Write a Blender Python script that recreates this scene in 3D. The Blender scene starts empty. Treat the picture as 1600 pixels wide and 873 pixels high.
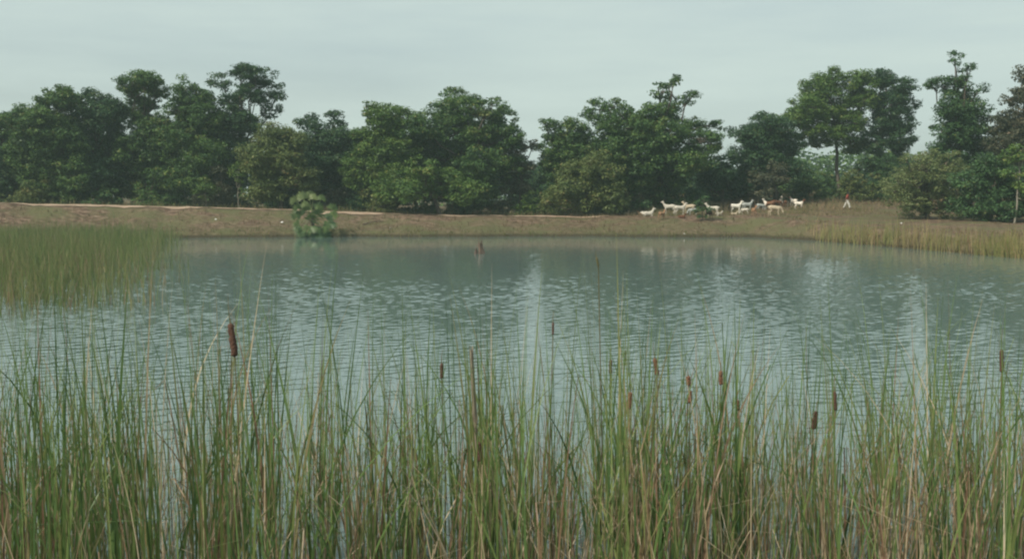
import bpy, math, random
import numpy as np
from mathutils import Vector, Matrix
rng = np.random.default_rng(7)
random.seed(7)
R = math.radians
scene = bpy.context.scene
col = scene.collection

# ------------------------------------------------------------------ camera
F = 1715.0; CAMZ = 3.3; PITCH = math.atan(131.5 / F)
cam = bpy.data.cameras.new('camera'); camo = bpy.data.objects.new('camera', cam); col.objects.link(camo)
cam.sensor_width = 36; cam.lens = 36 * F / 1600; cam.clip_start = 0.1; cam.clip_end = 3000
camo.location = (0, 0, CAMZ); camo.rotation_euler = (R(90) - PITCH, 0, 0)
scene.camera = camo
scene.render.resolution_x = 1024; scene.render.resolution_y = 558

# ------------------------------------------------------------------ light
SUN_EL, SUN_AZ = 42.0, -132.0            # azimuth measured from +Y towards +X
w = bpy.data.worlds.new('World'); scene.world = w; w.use_nodes = True
nt = w.node_tree; N = nt.nodes; L = nt.links
bg = N['Background']; bg.inputs[1].default_value = 0.1
sky = N.new('ShaderNodeTexSky'); sky.sky_type = 'NISHITA'; sky.sun_disc = False
sky.sun_elevation = R(SUN_EL); sky.sun_rotation = R(SUN_AZ); sky.dust_density = 3.0; sky.air_density = 1.0; sky.ozone_density = 2.0
tc = N.new('ShaderNodeTexCoord'); mp = N.new('ShaderNodeMapping'); mp.inputs['Scale'].default_value = (1.0, 1.0, 7.0)
mp.inputs['Rotation'].default_value = (0.05, 0.12, 0.3)
no = N.new('ShaderNodeTexNoise'); no.inputs['Scale'].default_value = 2.2; no.inputs['Detail'].default_value = 6; no.inputs['Roughness'].default_value = 0.55
cr = N.new('ShaderNodeMapRange'); cr.inputs[1].default_value = 0.35; cr.inputs[2].default_value = 0.7; cr.inputs[3].default_value = 0.64; cr.inputs[4].default_value = 1.0
mx = N.new('ShaderNodeMix'); mx.data_type = 'RGBA'
mx.inputs[7].default_value = (5.75, 6.8, 6.4, 1)      # thin high cloud veil
L.new(tc.outputs['Generated'], mp.inputs[0]); L.new(mp.outputs[0], no.inputs[0]); L.new(no.outputs[0], cr.inputs[0])
L.new(cr.outputs[0], mx.inputs[0]); L.new(sky.outputs[0], mx.inputs[6]); L.new(mx.outputs[2], bg.inputs[0])
sd = bpy.data.lights.new('sun', 'SUN'); sd.energy = 3.8; sd.angle = R(1.0); sd.color = (1, 0.91, 0.76)
so = bpy.data.objects.new('sun', sd); col.objects.link(so)
sv = Vector((math.sin(R(SUN_AZ)) * math.cos(R(SUN_EL)), math.cos(R(SUN_AZ)) * math.cos(R(SUN_EL)), math.sin(R(SUN_EL))))
so.rotation_euler = sv.to_track_quat('Z', 'Y').to_euler()
vs = scene.view_settings; vs.view_transform = 'Standard'; vs.look = 'None'; vs.exposure = 0.12; vs.gamma = 1
scene.cycles.volume_bounces = 1; scene.cycles.max_bounces = 6
scene.cycles.pixel_filter_type = 'BLACKMAN_HARRIS'; scene.cycles.filter_width = 2.2

# ------------------------------------------------------------------ helpers
def ray(px, py):
    f = np.array([0, math.cos(PITCH), -math.sin(PITCH)]); u = np.array([0, math.sin(PITCH), math.cos(PITCH)])
    return f * F + np.array([px - 800, 0, 0]) + u * (436.5 - py)
def at(px, py, Y):
    r = ray(px, py); return np.array([0, 0, CAMZ]) + r * (Y / r[1])
def smooth(a, b, x):
    t = np.clip((x - a) / (b - a), 0, 1); return t * t * (3 - 2 * t)
SHX = [-120, -60, -25, 0, 19, 22, 24, 26, 30, 45, 90]; SHY = [70, 80, 86, 88, 86.5, 80, 72, 61, 54, 47, 44]
def shore(x): return np.interp(x, SHX, SHY) + 0.5 * np.sin(x * 0.33) + 0.25 * np.sin(x * 1.1 + 1) + .22 * np.sin(x * 2.3 + 2 * np.sin(x * .7)) + .12 * np.sin(x * 5.3)
def wob(x, y):
    return (np.sin(x * .7 + 1.3 * np.sin(y * .31)) * np.sin(y * .9 + np.sin(x * .43)) * .5 + np.sin(x * 2.1 + y * 1.3) * np.sin(y * 1.7 - x * .8) * .25
            + np.sin(x * 5.3 + 2 * np.sin(y * 3.1)) * np.sin(y * 4.7) * .15)
def ground_z(x, y):
    x = np.asarray(x, float); y = np.asarray(y, float)
    s = y - shore(x)
    h = np.interp(x, [-60, -46, -22, -13, -5.6, 5.6, 17, 40], [2.9, 2.66, 2.06, 1.73, 1.5, 1.36, 1.5, 1.6])
    lp = np.interp(s, [-8, 0, .5, 4, 8.5, 9.2, 13, 16, 40, 400], [-.8, 0, .22, .45, .97, 1, 1, .75, .8, 1]) * np.where(s > 0, h, 1)
    rs = np.interp(s, [-8, 0, .7, 5, 9, 60], [-.8, 0, .25, .95, 1.5, 9])
    ry = np.interp(y, [50, 80, 96, 103, 118, 150, 400], [.7, 1.1, 1.5, 1.95, 3.2, 3.4, 3.6])
    rp = np.minimum(rs, ry)
    r = smooth(4, 15, x)
    z = lp * (1 - r) + rp * r + wob(x, y) * .11 * np.clip(s, 0, 1)
    near = np.interp(y, [-60, -2, 1.5, 6, 9], [1.9, 1.7, 1.6, 0, -.8])
    return np.where(y < 20, np.where(y < 9, near, -.8), np.maximum(z, -.8))
def gz(x, y): return float(ground_z(x, y))
def ground_at(px, py, y0=70, y1=135):
    for Y in np.arange(y0, y1, .1):
        p = at(px, py, Y)
        if p[2] <= gz(p[0], Y): return np.array([p[0], Y, gz(p[0], Y)])
    p = at(px, py, 101); return np.array([p[0], 101, gz(p[0], 101)])

def tag(o, label=None, cat=None, group=None, kind=None):
    if label: o['label'] = label
    if cat: o['category'] = cat
    if group: o['group'] = group
    if kind: o['kind'] = kind
    return o
def empty(name, loc, rz=0, sc=1):
    o = bpy.data.objects.new(name, None); col.objects.link(o); o.location = loc; o.rotation_euler = (0, 0, rz); o.scale = (sc,) * 3
    o.empty_display_size = .2; return o
def mesh_obj(name, V, Fc, mat, parent=None, attrs=None, smooth_=False, loc=None):
    """V (n,3) array, Fc (m,k) array or list of faces"""
    V = np.asarray(V, np.float32)
    me = bpy.data.meshes.new(name)
    if isinstance(Fc, np.ndarray):
        m, k = Fc.shape
        me.vertices.add(len(V)); me.vertices.foreach_set('co', V.ravel())
        me.loops.add(m * k); me.loops.foreach_set('vertex_index', Fc.astype(np.int32).ravel())
        me.polygons.add(m); me.polygons.foreach_set('loop_start', np.arange(m, dtype=np.int32) * k)
        me.update(calc_edges=True)
    else:
        me.from_pydata([tuple(map(float, v)) for v in V], [], [tuple(map(int, f)) for f in Fc]); me.update()
    if attrs:
        for a, vals in attrs.items():
            at_ = me.attributes.new(a, 'FLOAT', 'POINT'); at_.data.foreach_set('value', np.asarray(vals, np.float32))
    if smooth_: me.polygons.foreach_set('use_smooth', np.ones(len(me.polygons), bool))
    me.materials.append(mat)
    o = bpy.data.objects.new(name, me); col.objects.link(o)
    if parent: o.parent = parent
    if loc is not None: o.location = loc
    return o

# ------------------------------------------------------------------ materials
def newmat(name):
    m = bpy.data.materials.new(name); m.use_nodes = True
    n = m.node_tree.nodes; n.clear(); out = n.new('ShaderNodeOutputMaterial'); return m, n, m.node_tree.links, out
def ramp(n, stops):
    r = n.new('ShaderNodeValToRGB'); e = r.color_ramp.elements
    while len(e) < len(stops): e.new(0.5)
    for i, (p, c) in enumerate(stops): e[i].position = p; e[i].color = (*c, 1)
    return r
def leaf_mat(name, stops, transl=.28, rough=.5, spec=.25):
    """colour by the 'tint' attribute, a little varied by noise"""
    m, n, l, out = newmat(name)
    a = n.new('ShaderNodeAttribute'); a.attribute_name = 'tint'
    r = ramp(n, stops); l.new(a.outputs['Fac'], r.inputs[0])
    p = n.new('ShaderNodeBsdfPrincipled'); p.inputs['Roughness'].default_value = rough; p.inputs['Specular IOR Level'].default_value = spec
    t = n.new('ShaderNodeBsdfTranslucent'); mxs = n.new('ShaderNodeMixShader'); mxs.inputs[0].default_value = transl
    l.new(r.outputs[0], p.inputs['Base Color']); l.new(r.outputs[0], t.inputs[0])
    l.new(p.outputs[0], mxs.inputs[1]); l.new(t.outputs[0], mxs.inputs[2]); l.new(mxs.outputs[0], out.inputs[0]); return m
def noise_mat(name, c1, c2, scale=5, rough=.9, bump=.3, stretch=(1, 1, 1), detail=6, bscale=None, spec=.2, coord='Object'):
    m, n, l, out = newmat(name)
    tcn = n.new('ShaderNodeTexCoord'); mpn = n.new('ShaderNodeMapping'); mpn.inputs['Scale'].default_value = stretch
    l.new(tcn.outputs[coord], mpn.inputs[0])
    nn = n.new('ShaderNodeTexNoise'); nn.inputs['Scale'].default_value = scale; nn.inputs['Detail'].default_value = detail; l.new(mpn.outputs[0], nn.inputs[0])
    r = ramp(n, [(.3, c1), (.7, c2)]); l.new(nn.outputs[0], r.inputs[0])
    p = n.new('ShaderNodeBsdfPrincipled'); p.inputs['Roughness'].default_value = rough; p.inputs['Specular IOR Level'].default_value = spec
    l.new(r.outputs[0], p.inputs['Base Color'])
    if bump:
        b = n.new('ShaderNodeBump'); b.inputs['Strength'].default_value = bump; b.inputs['Distance'].default_value = .03
        l.new(nn.outputs[0], b.inputs['Height']); l.new(b.outputs[0], p.inputs['Normal'])
    l.new(p.outputs[0], out.inputs[0]); return m

M = {}
M['leaf_mid'] = leaf_mat('leaf_mid', [(0, (0.026, 0.062, 0.025)), (0.5, (0.064, 0.13, 0.038)), (0.85, (0.126, 0.206, 0.053)), (1, (0.216, 0.226, 0.076))])
M['leaf_dark'] = leaf_mat('leaf_dark', [(0, (0.022, 0.052, 0.028)), (0.5, (0.038, 0.088, 0.038)), (0.9, (0.07, 0.137, 0.049)), (1, (0.14, 0.167, 0.068))])
M['leaf_bright'] = leaf_mat('leaf_bright', [(0, (0.035, 0.081, 0.021)), (0.5, (0.084, 0.156, 0.036)), (0.9, (0.146, 0.218, 0.054)), (1, (0.216, 0.225, 0.067))])
M['leaf_olive'] = leaf_mat('leaf_olive', [(0, (0.051, 0.082, 0.029)), (0.5, (0.121, 0.164, 0.051)), (0.9, (0.157, 0.176, 0.061)), (1, (0.228, 0.176, 0.073))])
M['leaf_grey'] = leaf_mat('leaf_grey', [(0, (0.04, 0.053, 0.034)), (0.5, (0.079, 0.09, 0.053)), (0.9, (0.125, 0.121, 0.074)), (1, (0.159, 0.11, 0.069))])
M['leaf_blue'] = leaf_mat('leaf_blue', [(0, (0.03, 0.066, 0.027)), (0.5, (0.056, 0.12, 0.045)), (0.9, (0.091, 0.175, 0.062)), (1, (0.167, 0.204, 0.062))])
M['leaf_bush'] = leaf_mat('leaf_bush', [(0, (0.09, 0.13, 0.05)), (0.5, (0.162, 0.205, 0.08)), (0.9, (0.225, 0.26, 0.11)), (1, (0.216, 0.18, 0.11))])
M['bark'] = noise_mat('bark', (.045, .036, .03), (.13, .11, .09), 6, .95, .6, (1, 1, .25))
M['bark_pale'] = noise_mat('bark_pale', (.16, .15, .12), (.32, .30, .25), 6, .95, .4, (1, 1, .25))
REED = [(0, (.055, .115, .042)), (.3, (.125, .20, .062)), (.55, (.21, .25, .085)), (.70, (.22, .185, .09)), (.80, (.21, .125, .085)), (.9, (.34, .26, .165)), (1, (.56, .47, .34))]
M['reed'] = leaf_mat('reed', REED, .3, .45, .35)
M['reed_bed'] = leaf_mat('reed_bed', [(0, (.07, .12, .045)), (.4, (.15, .195, .07)), (.7, (.20, .19, .09)), (.85, (.19, .13, .085)), (1, (.34, .27, .17))], .3, .6, .1)
M['reed_strip'] = leaf_mat('reed_strip', [(0, (.14, .18, .06)), (.4, (.24, .24, .09)), (.7, (.30, .25, .12)), (.85, (.27, .17, .11)), (1, (.42, .34, .21))], .3, .6, .1)
M['dry_grass'] = leaf_mat('dry_grass', [(0, (.085, .09, .04)), (.3, (.15, .113, .068)), (.7, (.20, .138, .095)), (1, (.30, .22, .155))], .2, .8, .1)
M['weeds'] = leaf_mat('weeds', [(0, (.06, .10, .03)), (.4, (.13, .14, .055)), (.8, (.21, .17, .10)), (1, (.27, .20, .13))], .25, .8, .1)
M['spike'] = noise_mat('cattail_spike', (.070, .040, .032), (.125, .072, .052), 60, .95, .5)
M['spike_rust'] = noise_mat('cattail_spike_rust', (.12, .062, .042), (.21, .11, .07), 60, .95, .5)
M['stem'] = noise_mat('reed_stem', (.09, .09, .04), (.16, .13, .07), 20, .7, 0)
M['post'] = noise_mat('weathered_wood', (.15, .12, .09), (.30, .26, .20), 25, .95, .8, (1, 1, .15))
M['stump'] = noise_mat('stump_wood', (.06, .045, .035), (.19, .14, .11), 7, .95, .8, (1, 1, .3))
M['palm'] = leaf_mat('palm_leaf', [(0, (.05, .11, .04)), (.5, (.13, .19, .06)), (.8, (.20, .25, .10)), (1, (.24, .18, .10))], .25, .45, .5)
M['palm_trunk'] = noise_mat('palm_trunk', (.06, .05, .035), (.20, .16, .11), 12, .95, .8)
M['path'] = noise_mat('path_dirt', (.30, .21, .15), (.42, .32, .24), 1.3, .95, .2)
M['litter'] = noise_mat('litter', (.6, .6, .58), (.8, .8, .78), 8, .6, .1)
M['skin'] = noise_mat('skin', (.16, .09, .06), (.20, .11, .075), 8, .6, 0)
M['hair'] = noise_mat('hair', (.012, .010, .010), (.03, .025, .02), 30, .7, 0)
M['shirt'] = noise_mat('red_cloth', (.26, .05, .04), (.36, .08, .06), 12, .9, .2)
M['trousers'] = noise_mat('pale_cloth', (.48, .47, .43), (.62, .61, .57), 12, .9, .2)
M['horn'] = noise_mat('horn', (.08, .07, .06), (.16, .14, .12), 20, .6, 0)

def coat(name, a, b=None, axis=0, thr=0, soft=.05):
    m, n, l, out = newmat(name)
    tcn = n.new('ShaderNodeTexCoord'); nn = n.new('ShaderNodeTexNoise'); nn.inputs['Scale'].default_value = 5; nn.inputs['Detail'].default_value = 3
    l.new(tcn.outputs['Object'], nn.inputs[0])
    p = n.new('ShaderNodeBsdfPrincipled'); p.inputs['Roughness'].default_value = .9; p.inputs['Specular IOR Level'].default_value = .1
    if b is None:
        r = ramp(n, [(.3, tuple(c * .82 for c in a)), (.7, a)]); l.new(nn.outputs[0], r.inputs[0]); l.new(r.outputs[0], p.inputs['Base Color'])
    else:
        sp = n.new('ShaderNodeSeparateXYZ'); l.new(tcn.outputs['Object'], sp.inputs[0])
        ad = n.new('ShaderNodeMath'); ad.operation = 'MULTIPLY_ADD'; ad.inputs[1].default_value = .35; l.new(nn.outputs[0], ad.inputs[0]); l.new(sp.outputs[axis], ad.inputs[2])
        mr = n.new('ShaderNodeMapRange'); mr.inputs[1].default_value = thr + .175 - soft; mr.inputs[2].default_value = thr + .175 + soft; l.new(ad.outputs[0], mr.inputs[0])
        mc = n.new('ShaderNodeMix'); mc.data_type = 'RGBA'; mc.inputs[6].default_value = (*a, 1); mc.inputs[7].default_value = (*b, 1)
        l.new(mr.outputs[0], mc.inputs[0]); l.new(mc.outputs[2], p.inputs['Base Color'])
    l.new(p.outputs[0], out.inputs[0]); return m
COAT = {'white': coat('coat_white', (.55, .51, .44)), 'cream': coat('coat_cream', (.50, .42, .31)), 'tan': coat('coat_tan', (.34, .20, .12)),
        'brown': coat('coat_brown', (.13, .06, .035)), 'dark': coat('coat_dark', (.035, .025, .022)), 'grey': coat('coat_grey', (.40, .42, .40)),
        'rear_dark': coat('coat_rear_dark', (.05, .04, .035), (.70, .66, .58), 0, -.3), 'head_brown': coat('coat_head_brown', (.76, .70, .62), (.16, .07, .04), 0, .34),
        'pale_face': coat('coat_pale_face', (.06, .035, .03), (.6, .5, .4), 0, .38), 'brown_white': coat('coat_brown_white', (.17, .09, .055), (.74, .68, .6), 0, .18)}

# ------------------------------------------------------------------ ground, water, path
def ground_material():
    m, n, l, out = newmat('bank_ground')
    tcn = n.new('ShaderNodeTexCoord')
    def nz(s, d=8, ro=.6):
        q = n.new('ShaderNodeTexNoise'); q.inputs['Scale'].default_value = s; q.inputs['Detail'].default_value = d; q.inputs['Roughness'].default_value = ro
        l.new(tcn.outputs['Object'], q.inputs[0]); return q
    a, b, c = nz(.35), nz(2.2), nz(9)
    r1 = ramp(n, [(.32, (.055, .038, .027)), (.5, (.13, .087, .062)), (.68, (.25, .18, .13))]); l.new(b.outputs[0], r1.inputs[0])
    r2 = ramp(n, [(.42, (0, 0, 0)), (.62, (1, 1, 1))]); l.new(a.outputs[0], r2.inputs[0])
    r3 = ramp(n, [(.25, (.07, .075, .035)), (.75, (.145, .135, .07))]); l.new(c.outputs[0], r3.inputs[0])
    m1 = n.new('ShaderNodeMix'); m1.data_type = 'RGBA'; l.new(r2.outputs[0], m1.inputs[0]); l.new(r1.outputs[0], m1.inputs[6]); l.new(r3.outputs[0], m1.inputs[7])
    # greener damp turf low by the water, wet mud at the very edge
    sp = n.new('ShaderNodeSeparateXYZ'); l.new(tcn.outputs['Object'], sp.inputs[0])
    mr = n.new('ShaderNodeMapRange'); mr.inputs[1].default_value = 1.1; mr.inputs[2].default_value = .35; mr.inputs[4].default_value = .5; l.new(sp.outputs[2], mr.inputs[0])
    m2 = n.new('ShaderNodeMix'); m2.data_type = 'RGBA'; m2.inputs[7].default_value = (.10, .10, .05, 1); l.new(mr.outputs[0], m2.inputs[0]); l.new(m1.outputs[2], m2.inputs[6])
    mr2 = n.new('ShaderNodeMapRange'); mr2.inputs[1].default_value = .30; mr2.inputs[2].default_value = .12; mr2.inputs[4].default_value = .9; l.new(sp.outputs[2], mr2.inputs[0])
    m3 = n.new('ShaderNodeMix'); m3.data_type = 'RGBA'; m3.inputs[7].default_value = (.045, .038, .024, 1); l.new(mr2.outputs[0], m3.inputs[0]); l.new(m2.outputs[2], m3.inputs[6])
    p = n.new('ShaderNodeBsdfPrincipled'); p.inputs['Roughness'].default_value = .95; p.inputs['Specular IOR Level'].default_value = .1
    l.new(m3.outputs[2], p.inputs['Base Color'])
    bm = n.new('ShaderNodeBump'); bm.inputs['Strength'].default_value = .8; bm.inputs['Distance'].default_value = .12
    l.new(b.outputs[0], bm.inputs['Height']); l.new(bm.outputs[0], p.inputs['Normal'])
    l.new(p.outputs[0], out.inputs[0]); return m
gxs = np.concatenate([np.linspace(-300, -70, 24)[:-1], np.arange(-70, 70, .5), np.linspace(70, 300, 24)])
gys = np.concatenate([np.linspace(-60, 0, 13)[:-1], np.arange(0, 12, 1), np.linspace(12, 42, 8)[:-1], np.arange(42, 125, .4), np.linspace(125, 420, 30)])
GX, GY = np.meshgrid(gxs, gys); GZ = ground_z(GX, GY)
V = np.stack([GX.ravel(), GY.ravel(), GZ.ravel()], 1); nx, ny = len(gxs), len(gys)
idx = np.arange(nx * ny).reshape(ny, nx)
Fq = np.stack([idx[:-1, :-1].ravel(), idx[:-1, 1:].ravel(), idx[1:, 1:].ravel(), idx[1:, :-1].ravel()], 1)
tag(mesh_obj('ground', V, Fq, ground_material(), smooth_=True), 'brown grassy earth bank around the far side of the pond', 'ground', kind='structure')

def water_material():
    m, n, l, out = newmat('pond_water')
    tcn = n.new('ShaderNodeTexCoord'); q = n.new('ShaderNodeTexNoise'); q.inputs['Scale'].default_value = 7; q.inputs['Detail'].default_value = 2; l.new(tcn.outputs['Object'], q.inputs[0])
    b = n.new('ShaderNodeBump'); b.inputs['Distance'].default_value = .004; b.inputs['Strength'].default_value = .4; l.new(q.outputs[0], b.inputs['Height'])
    p = n.new('ShaderNodeBsdfPrincipled'); p.inputs['Base Color'].default_value = (.12, .175, .165, 1); p.inputs['Roughness'].default_value = .02; p.inputs['IOR'].default_value = 1.33
    l.new(b.outputs[0], p.inputs['Normal']); l.new(p.outputs[0], out.inputs[0]); return m
# the wind ripples are real waves; they die down in the shelter of the far bank and in calm patches
r = np.random.default_rng(99)
wxs = np.concatenate([[-130, -90, -65], np.arange(-50, 50, .062), [50, 65, 90, 130]])
wys = [2.0]
while wys[-1] < 96: wys.append(wys[-1] + .035 + .0012 * wys[-1])
WX, WY = np.meshgrid(wxs, np.array(wys)); WZ = np.zeros_like(WX)
NW = 46
for k in range(NW):
    lam = math.exp(r.uniform(math.log(.17), math.log(.55))); th = R(-65) + r.normal(0, .65); kk = 2 * math.pi / lam
    WZ += (1 / kk) * np.sin(kk * (math.cos(th) * WX + math.sin(th) * WY) + r.uniform(0, 6.28) + 1.1 * np.sin(WX * .11 * r.uniform(.5, 2) + WY * .09 * r.uniform(.5, 2)))
SL = .072 * math.sqrt(2 / NW)
patch = np.sin(WX * .13 + 1.7 * np.sin(WY * .07 + .5)) * np.sin(WY * .16 + 1.2 * np.sin(WX * .09)) + .5 * np.sin(WX * .37 + 2 * np.sin(WY * .21))
amp = SL * (.09 + .91 * smooth(78, 46, WY + 3 * np.sin(WX * .21))) * (.82 + .25 * patch)
amp = amp * (.6 + .4 * smooth(12, 30, WY)) * (.12 + .88 * smooth(0, 10, shore(WX) - WY)); amp[np.abs(WX) > 49.5] = 0
V = np.stack([WX.ravel(), WY.ravel(), (WZ * amp).ravel()], 1); nx, ny = len(wxs), len(wys); idx = np.arange(nx * ny).reshape(ny, nx)
Fq = np.stack([idx[:-1, :-1].ravel(), idx[:-1, 1:].ravel(), idx[1:, 1:].ravel(), idx[1:, :-1].ravel()], 1)
tag(mesh_obj('pond_water', V, Fq, water_material(), smooth_=True), 'rippled grey green pond water', 'water', kind='structure')
# dirt path along the crest
pv, pf = [], []
xs = np.arange(-62, 9, .5)
for i, x in enumerate(xs):
    y0 = float(shore(x)) * 0 + float(np.interp(x, SHX, SHY)) + 8.75 + .25 * math.sin(x * .5); wd = 2.3 * min(1, (9.5 - x) / 8 + .25)
    for k in range(5):
        y = y0 + wd * k / 4; pv.append((x, y, gz(x, y) + .05))
    if i:
        for k in range(4):
            a = (i - 1) * 5 + k; pf.append((a, a + 5, a + 6, a + 1))
tag(mesh_obj('dirt_path', pv, pf, M['path'], smooth_=True), 'pale dirt track along the crest of the bank', 'path', kind='structure')

# ------------------------------------------------------------------ vectorised foliage
def ribbons(base, h, wdt, lean, bdir, bend, t0, kdir, tint, S=6, face=None, r=rng):
    """blades: base (n,3), lean angle, bend direction, amount, kink position t0, direction after the kink (n,3)"""
    n = len(base); t = (np.arange(S) + .5) / S
    hd = np.stack([np.cos(bdir), np.sin(bdir), np.zeros(n)], 1)
    la = r.uniform(0, 2 * math.pi, n) if True else bdir
    d0 = np.stack([np.cos(bdir) * np.sin(lean), np.sin(bdir) * np.sin(lean), np.cos(lean)], 1)
    D = d0[:, None, :] + (bend[:, None] * t[None] ** 2)[:, :, None] * hd[:, None, :]
    D /= np.linalg.norm(D, axis=2, keepdims=True)
    if kdir is not None:
        k = t[None] > t0[:, None]; D = np.where(k[:, :, None], kdir[:, None, :], D)
    P = np.concatenate([np.zeros((n, 1, 3)), np.cumsum(D, 1)], 1) * (h / S)[:, None, None] + base[:, None, :]
    tt = np.arange(S + 1) / S
    W = wdt[:, None] * (np.clip(1 - tt ** 2.2, 0.04, 1))[None] * .5
    fa = (r.uniform(0, math.pi, n) if face is None else face)[:, None] + (r.uniform(-1.2, 1.2, n))[:, None] * tt[None]
    side = np.stack([np.cos(fa), np.sin(fa), np.zeros_like(fa)], 2) * W[:, :, None]
    V = np.stack([P - side, P + side], 2).reshape(-1, 3)
    b = (np.arange(n) * (S + 1) * 2)[:, None] + (np.arange(S) * 2)[None]
    Fq = np.stack([b, b + 1, b + 3, b + 2], 2).reshape(-1, 4)
    tn = np.repeat(tint, (S + 1) * 2)
    return V, Fq, tn
def blade_set(base, h, wdt, lean_s=.08, bend_s=.25, kink_p=.1, tint=None, S=6, r=rng, lead=False):
    n = len(base)
    lean = np.abs(r.normal(0, lean_s, n)); bdir = r.uniform(0, 2 * math.pi, n); bend = np.abs(r.normal(0, bend_s, n))
    if lead: lean[:2] *= .65; bend[:2] *= .4; q_ = r.random(n) < .22; q_[0] = False; bend[q_] += r.uniform(.6, 1.8, int(q_.sum()))
    t0 = np.where(r.random(n) < kink_p, r.uniform(.35, .9, n), 2.0)
    ka = r.uniform(0, 2 * math.pi, n); kz = r.uniform(-.9, .3, n); q = np.sqrt(1 - np.clip(kz, -.95, .95) ** 2)
    kd = np.stack([np.cos(ka) * q, np.sin(ka) * q, kz], 1)
    return ribbons(base, h, wdt, lean, bdir, bend, t0, kd, tint, S, r=r)
def leaves(C, Nn, size, tint, r, asp=.55):
    n = len(C)
    Nn = Nn / (np.linalg.norm(Nn, axis=1, keepdims=True) + 1e-9)
    a = r.normal(size=(n, 3)); U = np.cross(Nn, a); U /= (np.linalg.norm(U, axis=1, keepdims=True) + 1e-9); Vv = np.cross(Nn, U)
    L_ = (size * .5)[:, None]; W_ = (size * .5 * asp)[:, None]
    P = np.stack([C - U * L_, C + Vv * W_ - U * L_ * .1, C + U * L_ - Nn * L_ * .35, C - Vv * W_ - U * L_ * .1], 1).reshape(-1, 3)
    Fq = np.arange(n * 4).reshape(n, 4)
    return P, Fq, np.repeat(tint, 4)
def crown_leaves(balls, r, dens=1.0, clump=.55, per=46, leaf=.30, gap=.0, yb=0.0):
    """balls: list of (centre, radius) -> leaf clumps spread through them"""
    Cs, Ns, Ts = [], [], []
    clumps = []
    for c, rad in balls:
        k = max(5, int(15.0 * dens * rad ** 2))
        d = r.normal(size=(k, 3)); d /= np.linalg.norm(d, axis=1, keepdims=True)
        rr = rad * r.uniform(.35, 1.0, k) ** .6 * r.choice([1, 1, 1, 1.15], k)
        cc = c + d * rr[:, None] * np.array([1, 1, .85])
        cr_ = clump * r.uniform(.6, 1.5, k) * min(1, .55 + rad * .25)
        ct = r.normal(0, .16, k)
        for j in range(k): clumps.append((cc[j], cr_[j], ct[j]))
    for cc, cr_, ct in clumps:
        n = int(per * (cr_ / .55) ** 1.7) + 6
        d = r.normal(size=(n, 3)); d /= np.linalg.norm(d, axis=1, keepdims=True)
        P = cc + d * (cr_ * r.uniform(.45, 1.05, n))[:, None] * np.array([1.15, 1.15, .62])
        Cs.append(P); Ns.append(d * .7 + np.array([0, 0, .9]) + r.normal(0, .5, (n, 3))); Ts.append(np.clip(.5 + ct + r.normal(0, .17, n), 0, 1))
    C = np.concatenate(Cs); Nn = np.concatenate(Ns); T = np.concatenate(Ts)
    return leaves(C, Nn, leaf * r.uniform(.6, 1.3, len(C)), T, r), clumps
def tube(path, radii, sides=7):
    path = [Vector(p) for p in path]; V = []; Fc = []
    for i, p in enumerate(path):
        d = (path[min(i + 1, len(path) - 1)] - path[max(i - 1, 0)]).normalized()
        a = d.cross(Vector((0.3, 1, 0.1))).normalized(); b = d.cross(a)
        for k in range(sides):
            th = 2 * math.pi * k / sides; V.append(p + (a * math.cos(th) + b * math.sin(th)) * radii[i])
        if i:
            for k in range(sides):
                k2 = (k + 1) % sides; q = (i - 1) * sides; Fc.append((q + k, q + k2, q + sides + k2, q + sides + k))
    Fc.append(tuple(range(sides))[::-1]); Fc.append(tuple((len(path) - 1) * sides + k for k in range(sides)))
    return V, Fc
def join(parts):
    V, Fc = [], []
    for v, f in parts:
        o = len(V); V += list(v); Fc += [tuple(i + o for i in q) for q in f]
    return V, Fc
def limb(p0, p1, r0, r1, r, n=5, wig=.08, sag=0.12):
    p0 = np.array(p0, float); p1 = np.array(p1, float); Ln = np.linalg.norm(p1 - p0); pts = []; rd = []
    for i in range(n + 1):
        t = i / n; p = p0 + (p1 - p0) * t; p = p + r.normal(size=3) * Ln * wig * math.sin(math.pi * t) * .6; p[2] -= sag * Ln * math.sin(math.pi * t) * .5
        pts.append(p); rd.append(r0 + (r1 - r0) * t)
    return tube(pts, rd, 6)

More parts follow.
